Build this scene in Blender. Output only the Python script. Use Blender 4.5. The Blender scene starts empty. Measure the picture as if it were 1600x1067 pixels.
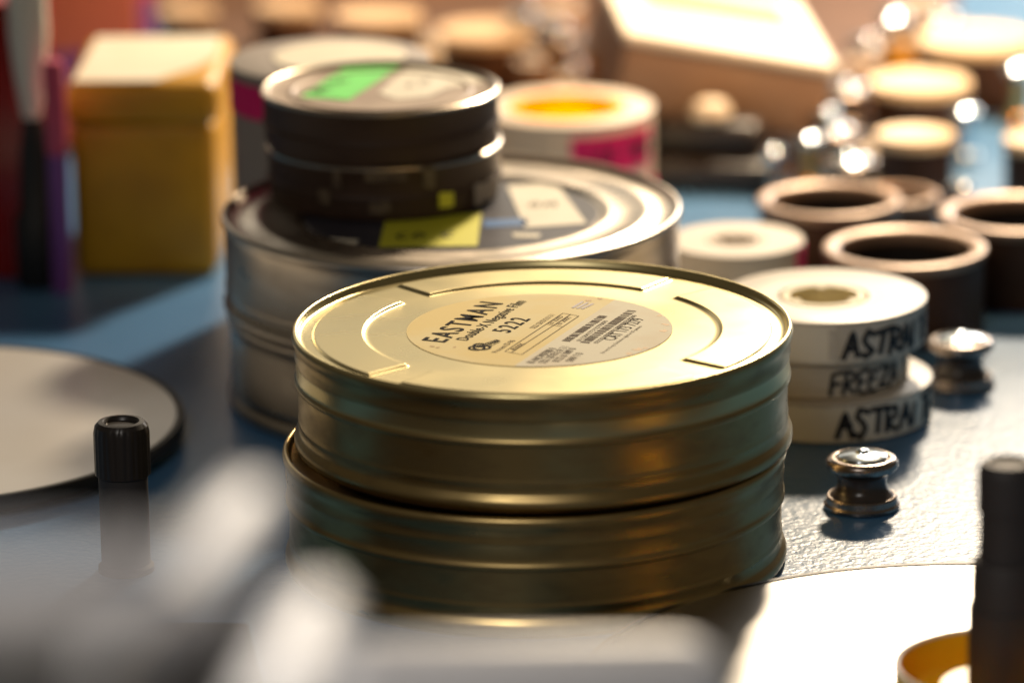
import bpy, bmesh, math, random
from mathutils import Vector, Matrix
random.seed(7)
R = math.radians
scene = bpy.context.scene
C = scene.collection

# ------------------------------------------------------------------ camera
FPX, W, H = 7800.0, 1600.0, 1067.0
DEP = R(15.93)
CAM = Vector((-0.0108, -1.732, 0.572))
cam_d = bpy.data.cameras.new('camera'); cam = bpy.data.objects.new('camera', cam_d); C.objects.link(cam)
cam_d.sensor_width = 36; cam_d.lens = FPX / W * 36
cam_d.clip_start = 0.05; cam_d.clip_end = 50
cam.location = CAM; cam.rotation_euler = (math.pi/2 - DEP, 0, 0)
cam_d.dof.use_dof = True; cam_d.dof.focus_distance = 1.80; cam_d.dof.aperture_fstop = 4.6
cam_d.dof.aperture_blades = 8
scene.camera = cam
FW = Vector((0, math.cos(DEP), -math.sin(DEP))); UP = Vector((0, math.sin(DEP), math.cos(DEP))); RT = Vector((1, 0, 0))
ROLL = R(0.85)
RT, UP = RT*math.cos(ROLL)-UP*math.sin(ROLL), UP*math.cos(ROLL)+RT*math.sin(ROLL)
cam.rotation_euler = Matrix((RT, UP, -FW)).transposed().to_euler()

def ray(px, py):
    return (FW + RT*((px-W/2)/FPX) + UP*((H/2-py)/FPX))
def at(px, py, z):                       # the point of the photograph on a horizontal plane
    d = ray(px, py); return CAM + d*((z-CAM.z)/d.z)
def deep(px, py, dist):
    return CAM + ray(px, py)*dist
def scale_at(p): return FPX/((p-CAM).dot(FW))

# ------------------------------------------------------------------ light
world = bpy.data.worlds.new('World'); scene.world = world; world.use_nodes = True
bg = world.node_tree.nodes['Background']; bg.inputs[0].default_value = (1.0, 0.84, 0.62, 1); bg.inputs[1].default_value = 0.062

def area(name, loc, target, sx, sy, power, col, spread=180):
    l = bpy.data.lights.new(name, 'AREA'); l.shape = 'RECTANGLE'; l.size = sx; l.size_y = sy
    l.energy = power; l.color = col; l.spread = R(spread)
    o = bpy.data.objects.new(name, l); C.objects.link(o); o.location = loc
    o.rotation_euler = (Vector(target)-Vector(loc)).to_track_quat('-Z', 'Y').to_euler()
    return o
area('warm_work_lamp', (0.28, 1.04, 0.70), (0.0, 0.2, 0.0), 0.10, 0.10, 18.0, (1.0, 0.80, 0.56))
area('bright_window', (1.12, 3.0, 0.86), (0.1, 0.0, 0.0), 1.0, 0.78, 25.0, (1.0, 0.93, 0.85))
area('room_glow', (-0.3, 2.6, 0.88), (0.0, 0.0, 0.1), 3.2, 0.75, 5.8, (1.0, 0.90, 0.74))
area('warm_back_fill', (0.36, 0.42, 0.62), (0.32, 0.95, 0.0), 0.35, 0.2, 5.5, (1.0, 0.58, 0.29), 115)  # unseen warm fill, added to lift camera-facing sides at the back
area('foreground_fill', (-0.26, -1.05, 0.80), (-0.08, -0.75, 0.1), 0.4, 0.25, 1.6, (1.0, 0.93, 0.86), 95)  # added fill out of view, brightens the blurred rods near the lens

scene.view_settings.view_transform = 'Standard'; scene.view_settings.look = 'None'
scene.view_settings.exposure = 0.12; scene.view_settings.gamma = 1
scene.render.engine = 'CYCLES'
scene.cycles.use_denoising = True
scene.cycles.max_bounces = 8
scene.cycles.sample_clamp_indirect = 6

# ------------------------------------------------------------------ materials
def mat(name, col, rough=0.5, metal=0.0, col2=None, nscale=60, bump=0.0, bscale=400, bdist=0.0002, rvar=0.0, coat=0.0, spec=0.5, detail=4, contrast=(0.35, 0.65), stretch=None):
    m = bpy.data.materials.new(name); m.use_nodes = True
    nt = m.node_tree; b = nt.nodes['Principled BSDF']
    b.inputs['Base Color'].default_value = (*col, 1); b.inputs['Roughness'].default_value = rough
    b.inputs['Metallic'].default_value = metal; b.inputs['Coat Weight'].default_value = coat
    b.inputs['Specular IOR Level'].default_value = spec
    tc = nt.nodes.new('ShaderNodeTexCoord'); vec = tc.outputs['Object']
    if stretch:
        mp = nt.nodes.new('ShaderNodeMapping'); mp.inputs['Scale'].default_value = stretch
        nt.links.new(vec, mp.inputs[0]); vec = mp.outputs[0]
    if col2 or rvar:
        n = nt.nodes.new('ShaderNodeTexNoise'); n.inputs['Scale'].default_value = nscale; n.inputs['Detail'].default_value = detail
        nt.links.new(vec, n.inputs['Vector'])
        if col2:
            r = nt.nodes.new('ShaderNodeValToRGB'); r.color_ramp.elements[0].color = (*col, 1); r.color_ramp.elements[1].color = (*col2, 1)
            r.color_ramp.elements[0].position = contrast[0]; r.color_ramp.elements[1].position = contrast[1]
            nt.links.new(n.outputs['Fac'], r.inputs[0]); nt.links.new(r.outputs[0], b.inputs['Base Color'])
        if rvar:
            mr = nt.nodes.new('ShaderNodeMapRange'); mr.inputs['From Min'].default_value = 0.3; mr.inputs['From Max'].default_value = 0.7
            mr.inputs['To Min'].default_value = max(0.02, rough-rvar); mr.inputs['To Max'].default_value = rough+rvar
            nt.links.new(n.outputs['Fac'], mr.inputs['Value']); nt.links.new(mr.outputs[0], b.inputs['Roughness'])
    if bump:
        n2 = nt.nodes.new('ShaderNodeTexNoise'); n2.inputs['Scale'].default_value = bscale; n2.inputs['Detail'].default_value = 2
        nt.links.new(vec, n2.inputs['Vector'])
        bp = nt.nodes.new('ShaderNodeBump'); bp.inputs['Strength'].default_value = bump; bp.inputs['Distance'].default_value = bdist
        nt.links.new(n2.outputs['Fac'], bp.inputs['Height']); nt.links.new(bp.outputs[0], b.inputs['Normal'])
    return m

M = {}
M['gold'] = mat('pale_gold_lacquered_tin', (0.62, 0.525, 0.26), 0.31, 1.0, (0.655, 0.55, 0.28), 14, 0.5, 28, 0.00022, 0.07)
M['gold_side'] = mat('gold_lacquered_tin_shaded', (0.43, 0.315, 0.135), 0.34, 1.0, (0.33, 0.235, 0.105), 55, 0.35, 60, 0.00012, 0.07, stretch=(1, 1, 3), detail=8, contrast=(0.5, 0.72))  # lid lacquer with the sides' shade put into the colour, plus tarnish mottling
M['paper'] = mat('aged_label_paper', (0.80, 0.62, 0.24), 0.8, 0, (0.80, 0.68, 0.36), 22, 0.1, 300, 0.0001, contrast=(0.40, 0.58), detail=6)
M['paper2'] = mat('pale_label_paper', (0.74, 0.69, 0.52), 0.8, 0, (0.70, 0.60, 0.42), 45, 0.1, 300, 0.0001, contrast=(0.45, 0.75), detail=6)
M['ink'] = mat('black_printing_ink', (0.020, 0.017, 0.015), 0.9, spec=0.1)
M['ink_grey'] = mat('faded_grey_ink', (0.13, 0.10, 0.08), 0.9, spec=0.1)
M['ink_violet'] = mat('violet_stamp_ink', (0.40, 0.36, 0.40), 0.6)
M['stain'] = mat('brown_label_stain', (0.55, 0.33, 0.10), 0.6)
M['silver'] = mat('tin_plate', (0.64, 0.57, 0.48), 0.34, 1.0, (0.55, 0.48, 0.40), 40, 0.12, 200, 0.0001, 0.08, stretch=(1, 1, 3))
M['navy_print'] = mat('navy_printed_disc', (0.035, 0.035, 0.05), 0.35, 0, (0.06, 0.055, 0.07), 60)
M['blue_print'] = mat('blue_print', (0.05, 0.18, 0.45), 0.4)
M['white_paper'] = mat('cream_paper', (0.78, 0.72, 0.58), 0.6, 0, (0.72, 0.65, 0.50), 60)
M['neon_yellow'] = mat('fluorescent_yellow_tape', (0.70, 0.67, 0.04), 0.5)
M['neon_green'] = mat('fluorescent_green_tape', (0.15, 0.85, 0.12), 0.5, 0, (0.14, 0.75, 0.12), 80)
M['pale_edge'] = mat('pale_orange_tape_edge', (0.75, 0.45, 0.2), 0.5)
M['dark_can'] = mat('dark_brown_enamel', (0.040, 0.019, 0.010), 0.6, 0.0, (0.052, 0.026, 0.014), 60, 0.2, 200, 0.0001, 0.08)
M['dark_lid'] = mat('bronze_grey_lid', (0.34, 0.25, 0.185), 0.5, 0.2, (0.38, 0.29, 0.215), 60, 0.1, 200, 0.0001, 0.08)
M['worn_edge'] = mat('worn_bare_metal_rim', (0.55, 0.46, 0.36), 0.25, 1.0)
M['residue'] = mat('dried_glue_residue', (0.16, 0.12, 0.07), 0.6, 0, (0.07, 0.045, 0.03), 200)
M['grey_tape'] = mat('grey_cloth_tape', (0.30, 0.26, 0.23), 0.7)
M['cream_plastic'] = mat('cream_white_plastic', (0.66, 0.60, 0.52), 0.42, 0, (0.60, 0.54, 0.45), 40)
M['cream_lid'] = mat('cream_card_lid', (0.72, 0.58, 0.38), 0.5, 0, (0.66, 0.52, 0.33), 60)
M['cream_side'] = mat('white_leader_and_tape', (0.66, 0.60, 0.50), 0.5, 0, (0.58, 0.52, 0.42), 50, stretch=(1, 1, 8))
M['tape_white'] = mat('white_cloth_tape', (0.70, 0.65, 0.56), 0.6, 0, (0.62, 0.56, 0.47), 120, 0.3, 900, 0.0001)
M['core'] = mat('yellowish_film_core', (0.72, 0.62, 0.36), 0.4)
M['marker'] = mat('black_marker', (0.02, 0.018, 0.018), 0.5)
M['orange'] = mat('orange_core_plastic', (1.0, 0.33, 0.0), 0.9, spec=0.0)
M['magenta'] = mat('magenta_tape', (0.78, 0.03, 0.18), 0.7, spec=0.1)
M['dark_magenta'] = mat('dark_marker_on_magenta', (0.12, 0.01, 0.04), 0.5)
M['yellow_box'] = mat('mustard_yellow_card', (0.60, 0.31, 0.006), 0.45, 0, (0.50, 0.25, 0.006), 40)
M['red'] = mat('red_card', (0.30, 0.006, 0.005), 0.2)
M['purple'] = mat('purple_plastic', (0.22, 0.07, 0.30), 0.35)
M['pink'] = mat('pink_plastic', (0.60, 0.08, 0.16), 0.4)
M['salmon'] = mat('salmon_plastic', (0.62, 0.17, 0.10), 0.4)
M['brown'] = mat('brown_card', (0.11, 0.052, 0.024), 0.6, 0, (0.07, 0.033, 0.015), 30)
M['tan'] = mat('tan_card', (0.34, 0.22, 0.14), 0.6, 0, (0.28, 0.17, 0.11), 25)
M['white_top'] = mat('white_card', (0.85, 0.80, 0.68), 0.5)
M['yellow_tape'] = mat('yellow_label', (0.85, 0.66, 0.10), 0.5)
M['wood'] = mat('brown_wood', (0.20, 0.10, 0.05), 0.5, 0, (0.14, 0.065, 0.03), 20, stretch=(1, 8, 8))
M['black_plastic'] = mat('black_plastic', (0.022, 0.017, 0.015), 0.35)
M['ring_rim'] = mat('tan_worn_rim', (0.38, 0.26, 0.18), 0.38, 0.3, (0.30, 0.20, 0.14), 60)
M['ring_side'] = mat('dark_brown_side', (0.045, 0.020, 0.010), 0.5, 0.0, (0.07, 0.032, 0.016), 50, spec=0.25)
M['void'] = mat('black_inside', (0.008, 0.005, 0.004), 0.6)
M['chrome'] = mat('chrome', (0.66, 0.74, 0.80), 0.16, 1.0)
M['roller_metal'] = mat('worn_grey_roller_metal', (0.42, 0.36, 0.32), 0.25, 1.0, (0.30, 0.25, 0.22), 200, 0.2, 500, 0.0001, 0.08)
M['roller_neck'] = mat('dark_roller_neck', (0.045, 0.035, 0.03), 0.25)
M['platter'] = mat('brushed_aluminium', (0.86, 0.86, 0.86), 0.30, 0.35, (0.76, 0.74, 0.71), 12, 0.06, 700, 0.00005, 0.04)
M['platter_bright'] = mat('brushed_aluminium_polished', (0.52, 0.51, 0.50), 0.34, 1.0, (0.48, 0.47, 0.46), 12, 0.06, 700, 0.00005, 0.04)
M['tan_lid'] = mat('tan_card_lid', (0.50, 0.36, 0.22), 0.5)
M['rubber'] = mat('black_rubber', (0.012, 0.012, 0.012), 0.5)
M['post_black'] = mat('satin_black_post', (0.032, 0.026, 0.025), 0.62)
M['orange_cup'] = mat('amber_orange_plastic', (1.0, 0.52, 0.012), 0.35)
for n_ in ('Subsurface Weight',): M['orange_cup'].node_tree.nodes['Principled BSDF'].inputs[n_].default_value = 0.8
M['orange_cup'].node_tree.nodes['Principled BSDF'].inputs['Subsurface Radius'].default_value = (1.0, 0.6, 0.1)
M['orange_cup'].node_tree.nodes['Principled BSDF'].inputs['Subsurface Scale'].default_value = 0.008
M['cream_rim'] = mat('cream_rim', (0.72, 0.64, 0.50), 0.35)
M['grey_arm'] = mat('light_grey_painted_metal', (0.50, 0.49, 0.49), 0.42, 0.0, (0.46, 0.45, 0.45), 30)
M['brass'] = mat('brass', (0.70, 0.45, 0.18), 0.25, 1.0)
M['dull_grey'] = mat('dull_grey_metal', (0.26, 0.25, 0.25), 0.5, 0.0, (0.22, 0.21, 0.21), 30)
M['dark_mat'] = mat('dark_brown_mat', (0.035, 0.026, 0.018), 0.6)
M['satin_rod'] = mat('satin_silver_rod', (0.93, 0.91, 0.89), 0.45, 0.0)
M['dark_grey'] = mat('grey_anodised_metal', (0.20, 0.19, 0.18), 0.45, 0.3)

def table_mat():
    m = bpy.data.materials.new('blue_hammered_enamel'); m.use_nodes = True
    nt = m.node_tree; b = nt.nodes['Principled BSDF']
    tc = nt.nodes.new('ShaderNodeTexCoord')
    n = nt.nodes.new('ShaderNodeTexNoise'); n.inputs['Scale'].default_value = 8; n.inputs['Detail'].default_value = 5
    r = nt.nodes.new('ShaderNodeValToRGB')
    r.color_ramp.elements[0].color = (0.055, 0.155, 0.320, 1); r.color_ramp.elements[1].color = (0.070, 0.190, 0.375, 1)
    nt.links.new(tc.outputs['Object'], n.inputs['Vector']); nt.links.new(n.outputs['Fac'], r.inputs[0]); nt.links.new(r.outputs[0], b.inputs['Base Color'])
    b.inputs['Roughness'].default_value = 0.33
    b.inputs['Specular IOR Level'].default_value = 0.42
    a = nt.nodes.new('ShaderNodeTexNoise'); a.inputs['Scale'].default_value = 520; a.inputs['Detail'].default_value = 1.5; a.inputs['Distortion'].default_value = 0.5
    v = nt.nodes.new('ShaderNodeTexVoronoi'); v.inputs['Scale'].default_value = 330; v.feature = 'SMOOTH_F1'
    nt.links.new(tc.outputs['Object'], a.inputs['Vector']); nt.links.new(tc.outputs['Object'], v.inputs['Vector'])
    ad = nt.nodes.new('ShaderNodeMath'); ad.operation = 'ADD'
    nt.links.new(a.outputs['Fac'], ad.inputs[0]); nt.links.new(v.outputs['Distance'], ad.inputs[1])
    bp = nt.nodes.new('ShaderNodeBump'); bp.inputs['Strength'].default_value = 0.8; bp.inputs['Distance'].default_value = 0.00024
    nt.links.new(ad.outputs[0], bp.inputs['Height']); nt.links.new(bp.outputs[0], b.inputs['Normal'])
    return m
M['table'] = table_mat()

# ------------------------------------------------------------------ helpers
def finish(name, bm, m, parent=None, smooth=True, angle=35, loc=None):
    bmesh.ops.recalc_face_normals(bm, faces=bm.faces[:])
    me = bpy.data.meshes.new(name); bm.to_mesh(me); bm.free()
    for x in (m if isinstance(m, (list, tuple)) else [m]): me.materials.append(M[x])
    if smooth:
        me.shade_smooth(); me.set_sharp_from_angle(angle=R(angle))
    o = bpy.data.objects.new(name, me); C.objects.link(o)
    if parent: o.parent = parent
    if loc: o.location = loc
    return o
def thing(name, label, cat, loc=(0, 0, 0), rz=0, group=None):
    o = bpy.data.objects.new(name, None); C.objects.link(o); o.location = loc; o.rotation_euler = (0, 0, rz)
    o.empty_display_size = 0.01
    o['label'] = label; o['category'] = cat
    if group: o['group'] = group
    return o
def dup(root, loc, rz, label, group=None):
    r = root.copy(); C.objects.link(r); r.location = loc; r.rotation_euler = (0, 0, rz); r['label'] = label
    if group: r['group'] = group
    for ch in list(root.children):
        c = ch.copy(); C.objects.link(c); c.parent = r
        for g in list(ch.children):
            d = g.copy(); C.objects.link(d); d.parent = c
    return r
def lathe(prof, seg=128, wob=None):
    """surface of revolution; profile in metres (r, z)"""
    bm = bmesh.new(); rings = []
    for (r, z) in prof:
        if r < 1e-6: rings.append([bm.verts.new((0, 0, z))]); continue
        rings.append([bm.verts.new((r*math.cos(2*math.pi*k/seg), r*math.sin(2*math.pi*k/seg), z)) for k in range(seg)])
    for a, b in zip(rings, rings[1:]):
        for k in range(seg):
            k2 = (k+1) % seg
            if len(a) == 1 and len(b) == 1: continue
            if len(a) == 1: bm.faces.new((a[0], b[k], b[k2]))
            elif len(b) == 1: bm.faces.new((a[k], a[k2], b[0]))
            else: bm.faces.new((a[k], a[k2], b[k2], b[k]))
    return bm
def mm(prof, s=0.001): return [(r*s, z*s) for r, z in prof]
def disc_bm(r, z, th, seg=96, cx=0, cy=0):
    bm = lathe([(0, z), (r, z), (r, z+th*0.6), (r-th*0.4, z+th), (0, z+th)], seg)
    bmesh.ops.translate(bm, vec=(cx, cy, 0), verts=bm.verts[:]); return bm
def poly_bm(pts, z, th):
    """thin flat slab from world/local xy points"""
    bm = bmesh.new()
    n = len(pts)
    lo = [bm.verts.new((p[0], p[1], z)) for p in pts]; hi = [bm.verts.new((p[0], p[1], z+th)) for p in pts]
    bm.faces.new(hi); bm.faces.new(lo[::-1])
    for k in range(n): bm.faces.new((lo[k], lo[(k+1) % n], hi[(k+1) % n], hi[k]))
    return bm
def poly_at(pts, zplane, root, th=0.0001):
    inv = root.matrix_basis.inverted()
    q = [inv @ at(px, py, zplane) for px, py in pts]
    return poly_bm([(p.x, p.y) for p in q], q[0].z, th)
def box_bm(sx, sy, z0, z1, bev=0.002, seg=3, cx=0, cy=0):
    bm = bmesh.new(); bmesh.ops.create_cube(bm, size=1)
    for v in bm.verts: v.co = (v.co.x*sx+cx, v.co.y*sy+cy, z0+(v.co.z+0.5)*(z1-z0))
    if bev: bmesh.ops.bevel(bm, geom=bm.edges[:], offset=bev, segments=seg, profile=0.5, affect='EDGES')
    return bm
def band_bm(r, z0, z1, a0, a1, proud=0.0002, jag=0.0):
    """strip wrapped on a cylinder; angle in degrees from the side facing the camera, + to the right"""
    bm = bmesh.new(); n = max(4, int(abs(a1-a0)/3)); cols = []
    for k in range(n+1):
        t = R(a0+(a1-a0)*k/n); s, c = math.sin(t), -math.cos(t)
        j0, j1 = random.uniform(-jag, jag), random.uniform(-jag, jag)
        ri = r-0.00005; ro = r+proud
        cols.append([bm.verts.new((x*s, x*c, z)) for x, z in ((ri, z0+j0), (ro, z0+j0), (ro, z1+j1), (ri, z1+j1))])
    for a, b in zip(cols, cols[1:]):
        for i in range(4): bm.faces.new((a[i], b[i], b[(i+1) % 4], a[(i+1) % 4]))
    bm.faces.new(cols[0]); bm.faces.new(cols[-1][::-1])
    return bm
GL = {
 'A': [[(0, 0), (.42, 1), (.8, 0)], [(.15, .42), (.72, .45)]],
 'S': [[(.72, .9), (.3, 1), (.08, .75), (.4, .52), (.65, .28), (.4, .02), (0, .12)]],
 'T': [[(0, .95), (.85, 1)], [(.42, .97), (.38, 0)]],
 'R': [[(.08, 0), (.12, 1), (.62, .92), (.6, .6), (.12, .5), (.75, 0)]],
 'I': [[(.2, 1), (.18, 0)]],
 'E': [[(.7, .98), (.1, .95), (.08, .03), (.7, 0)], [(.1, .5), (.55, .52)]],
 'F': [[(.75, 1), (.1, .95), (.08, 0)], [(.1, .5), (.6, .55)]],
 'P': [[(.08, 0), (.1, 1), (.65, .9), (.6, .55), (.1, .45)]],
 'Z': [[(0, .95), (.7, 1), (.05, .02), (.75, .05)]],
 'L': [[(.12, 1), (.08, .02), (.65, 0)]],
 'N': [[(.05, 0), (.1, 1), (.6, .05), (.65, 1)]],
 'O': [[(.4, 1), (.08, .6), (.15, .12), (.5, 0), (.72, .45), (.4, 1)]],
 'M': [[(0, 0), (.1, 1), (.4, .3), (.7, 1), (.8, 0)]],
 'C': [[(.7, .88), (.35, 1), (.05, .5), (.3, .02), (.7, .1)]],
 '5': [[(.65, 1), (.12, 1), (.1, .55), (.5, .6), (.65, .3), (.4, .02), (.05, .1)]],
 '2': [[(.08, .8), (.35, 1), (.62, .78), (.05, 0), (.7, .02)]],
 ' ': [],
}
def strokes(text, x0, height, adv=0.95, slant=0.1, jit=0.085):
    out = []; x = x0
    for chh in text:
        for s in GL.get(chh, []):
            out.append([(x+(u+v*slant+random.uniform(-jit, jit))*height*0.8, (v+random.uniform(-jit, jit))*height) for u, v in s])
        x += height*0.8*adv
    return out
def ribbon(bm, pts, w, mapf):
    """marker stroke: one slim flat ribbon, mapf(u, v) -> xyz"""
    fine = []
    for a, b in zip(pts, pts[1:]):
        n = max(1, int(math.dist(a, b)/0.0012))
        for k in range(n): fine.append((a[0]+(b[0]-a[0])*k/n, a[1]+(b[1]-a[1])*k/n))
    fine.append(pts[-1]); prev = None
    for i, p in enumerate(fine):
        q = fine[min(i+1, len(fine)-1)]; o = fine[max(i-1, 0)]
        dx, dy = q[0]-o[0], q[1]-o[1]; L = math.hypot(dx, dy) or 1
        nx, ny = -dy/L*w/2, dx/L*w/2
        cur = (bm.verts.new(mapf(p[0]+nx, p[1]+ny)), bm.verts.new(mapf(p[0]-nx, p[1]-ny)))
        if prev: bm.faces.new((prev[0], cur[0], cur[1], prev[1]))
        prev = cur
def scribble_on_side(name, text, r, z0, a0, h, w, m, parent, adv=0.95):
    bm = bmesh.new()
    def f(u, v):
        t = R(a0)+u/r; rr = r+0.0004
        return (rr*math.sin(t), -rr*math.cos(t), z0+v)
    for s in strokes(text, 0, h, adv): ribbon(bm, s, w, f)
    return finish(name, bm, m, parent, smooth=False)
def text_mesh(name, body, p0, p1, cap, m, parent, z, bold=0.0, inv=None):
    """printed line of type lying flat: baseline from p0 to p1 (local xy), cap height cap"""
    cu = bpy.data.curves.new(name, 'FONT'); cu.body = body; cu.resolution_u = 3; cu.offset = bold; cu.space_character = 1.28 if bold >= .012 and m == 'ink' else 1.0+bold*10
    to = bpy.data.objects.new('tmp', cu); C.objects.link(to)
    dg = bpy.context.evaluated_depsgraph_get(); me = bpy.data.meshes.new_from_object(to.evaluated_get(dg))
    bpy.data.objects.remove(to); bpy.data.curves.remove(cu)
    xs = [v.co.x for v in me.vertices]; x0, x1 = min(xs), max(xs)
    d = Vector((p1[0]-p0[0], p1[1]-p0[1])); L = d.length; d /= L; n = Vector((-d.y, d.x))
    sx = L/(x1-x0); sy = cap/0.70
    for v in me.vertices:
        u, w = (v.co.x-x0)*sx, v.co.y*sy
        v.co = (p0[0]+d.x*u+n.x*w, p0[1]+d.y*u+n.y*w, z)
    me.name = name; me.materials.append(M[m])
    o = bpy.data.objects.new(name, me); C.objects.link(o); o.parent = parent
    return o

# ------------------------------------------------------------------ table
bm = bmesh.new()
x0, x1, y0, y1 = -1.3, 1.3, -1.45, 1.9
bmesh.ops.create_cube(bm, size=1)
for v in bm.verts: v.co = (v.co.x*(x1-x0)+(x0+x1)/2, v.co.y*(y1-y0)+(y0+y1)/2, -0.03+(v.co.z+0.5)*0.03)
bmesh.ops.bevel(bm, geom=bm.edges[:], offset=0.004, segments=2, affect='EDGES')
t = finish('table_top', bm, 'table'); t['kind'] = 'structure'

# ------------------------------------------------------------------ film cans
BASE = mm([(0, 1.6), (82, 1.6), (84.5, 1.2), (86, 0.2), (88.0, 0.0), (89.2, 0.7), (89.9, 2.2), (89.9, 3.6), (89.4, 5.0), (88.5, 5.8), (88.15, 6.6),
           (88.1, 9.0), (88.3, 9.6), (88.35, 10.3), (88.15, 11.0), (88.1, 12), (88.1, 17), (88.1, 30), (86.8, 30), (86.8, 3), (0, 3)])
SKIRT = [(87.9, 22.6), (88.6, 22.3), (89.2, 22.8), (89.35, 23.7), (89.1, 24.5), (88.75, 25.0), (88.7, 26.5), (88.7, 29.5), (88.9, 30.6), (89.05, 31.2), (89.1, 32.0),
         (89.0, 32.8), (88.95, 33.8), (89.05, 35.2), (89.4, 36.4), (89.8, 37.4), (90.0, 38.6), (89.85, 39.6), (89.4, 40.3), (88.8, 40.6), (88.2, 40.4), (87.8, 39.8), (87.5, 39.0), (87.1, 38.3), (86.5, 38.0)]
def sm(a, b, x):
    t = min(1, max(0, (x-a)/(b-a))); return t*t*(3-2*t)
PANELS = [(142, 222), (232.5, 309.5), (320, 400), (54, 130)]
def gold_lid_bm(fine=True):
    seg = 900 if fine else 128
    rs = [86.5, 85.6, 84.6] + [84.0-0.22*k for k in range(14)] + [80.6, 78, 75, 72, 69, 67.4] + [66.4-0.22*k for k in range(14)] + [62, 58, 50, 35, 18, 0]
    if not fine: rs = [86.5, 50, 0]
    prof = SKIRT[:-1]
    bm = bmesh.new(); rings = []
    inner = [(SKIRT[0][0]-0.9, 22.6), (86.9, 36.8), (0, 36.8)]
    for r, z in inner[::-1][0:0]: pass
    for r, z in prof:
        rings.append([bm.verts.new((r*.001*math.cos(2*math.pi*k/seg), r*.001*math.sin(2*math.pi*k/seg), z*.001)) for k in range(seg)])
    for r in rs:
        if r == 0: rings.append([bm.verts.new((0, 0, 0.0380))]); continue
        row = []
        for k in range(seg):
            a = 360*k/seg; z = 38.0
            if fine and 60 < r < 85:
                best = 0
                for p0, p1 in PANELS:
                    for aa in (a, a+360):
                        if p0-1 <= aa <= p1+1:
                            arc = min(aa-p0, p1-aa)*math.pi/180*r
                            # rounded corners: distance-like combination
                            din = min(arc, r-64.0, 82.3-r)
                            best = max(best, sm(-0.55, 0.75, din))
                z = 38.0+0.85*best
            row.append(bm.verts.new((r*.001*math.cos(math.radians(a)), r*.001*math.sin(math.radians(a)), z*.001)))
        rings.append(row)
    for a, b in zip(rings, rings[1:]):
        for k in range(seg):
            k2 = (k+1) % seg
            if len(b) == 1: bm.faces.new((a[k], a[k2], b[0]))
            else: bm.faces.new((a[k], a[k2], b[k2], b[k]))
    return bm
HC = 0.0430
ZSC = HC/0.0402
pc = at(847, 517, 0.038*ZSC+HC)            # centre of the upper gold can
lo_ = at(832.5, 655, 0.0385)
gold_lo = thing('film_can', 'lower pale gold film can standing on the blue table under the other gold can', 'film can', (pc.x-0.0033, pc.y-0.004, 0), R(6))
gold_lo.scale = (1.010, 1.010, ZSC)
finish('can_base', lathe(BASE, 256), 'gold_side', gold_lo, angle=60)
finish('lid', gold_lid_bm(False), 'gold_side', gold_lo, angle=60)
gold = thing('film_can', 'pale gold film can with round paper label, topmost of the two gold cans', 'film can', (pc.x, pc.y, HC))
gold.scale = (1, 1, ZSC)
finish('can_base', lathe(BASE, 256), 'gold_side', gold, angle=60)
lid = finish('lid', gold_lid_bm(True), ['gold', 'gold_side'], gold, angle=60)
for p in lid.data.polygons:            # skirt takes the side colour, same lacquer with shade put into it
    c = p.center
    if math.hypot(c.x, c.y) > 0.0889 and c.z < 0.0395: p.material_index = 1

# round label, slightly two-toned (old yellowed print and the paler strip pasted over its right part)
bpy.context.view_layer.update()
ginv = gold.matrix_basis.inverted()
ZL = HC+0.0381*ZSC
def loc(px, py): q = ginv @ at(px, py, ZL); return (q.x, q.y)
lc = loc(843, 515); lr = 0.0478
def circle_part(cx, cy, r, side, p, d, seg=160):
    """half of a disc cut by the line through p with direction d"""
    pts = []
    for k in range(seg):
        a = 2*math.pi*k/seg; q = (cx+r*math.cos(a), cy+r*math.sin(a))
        s = (q[0]-p[0])*d[1]-(q[1]-p[1])*d[0]
        if s*side >= 0: pts.append((a, q))
    # start after the gap
    idx = 0
    for k in range(len(pts)):
        if (pts[k][0]-pts[k-1][0]) % (2*math.pi) > 2.5*2*math.pi/seg: idx = k
    pts = pts[idx:]+pts[:idx]
    return [q for _, q in pts]
def Z(X, Y): return loc(630+X/3.7209, 440+Y/3.7209)      # a place read off the enlarged label
cut0, cut1 = Z(655, 480), Z(1225, 105)
dv = Vector((cut1[0]-cut0[0], cut1[1]-cut0[1])).normalized()
# circular label as one disc, and the pale overprinted strip as a second paper
label = finish('paper_label', poly_bm([(lc[0]+lr*math.cos(2*math.pi*k/160), lc[1]+lr*math.sin(2*math.pi*k/160)) for k in range(160)], 0.0381, 0.00008), 'paper', gold, smooth=False)
lab2 = finish('paper_label', poly_bm(circle_part(lc[0], lc[1], lr-.00005, 1, cut0, dv), 0.0382, 0.00004), 'paper2', gold, smooth=False)
label['label'] = 'yellowed left part of the round label'; lab2['label'] = 'paler right part of the round label with barcodes'
ZT = 0.03830
def line(body, a, b, cap, m='ink', bold=0.0, par=None):
    return text_mesh('lettering', body, Z(*a), Z(*b), cap, m, par or label, ZT, bold)
line('EASTMAN', (240, 356), (582, 130), 0.0090, 'ink', 0.014)
line('Double-X Negative Film', (372, 345), (718, 118), 0.0046, 'ink', 0.006)
line('5222', (615, 300), (742, 220), 0.0070, 'ink', 0.012)
line('Process D-96', (545, 415), (655, 345), 0.0022, 'ink_grey', 0)
line('5222 128 0512 01 3 1', (765, 275), (885, 195), 0.0022, 'ink_grey', 0)
line('EI 250D', (868, 248), (935, 205), 0.0020, 'ink_grey', 0)
line('EI 200T', (915, 252), (985, 208), 0.0020, 'ink_grey', 0)
line('3200K', (655, 400), (710, 362), 0.0020, 'ink_grey', 0)
line('CAT 173 7279', (1225, 345), (1405, 222), 0.0046, 'ink', 0.004, lab2)
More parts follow.
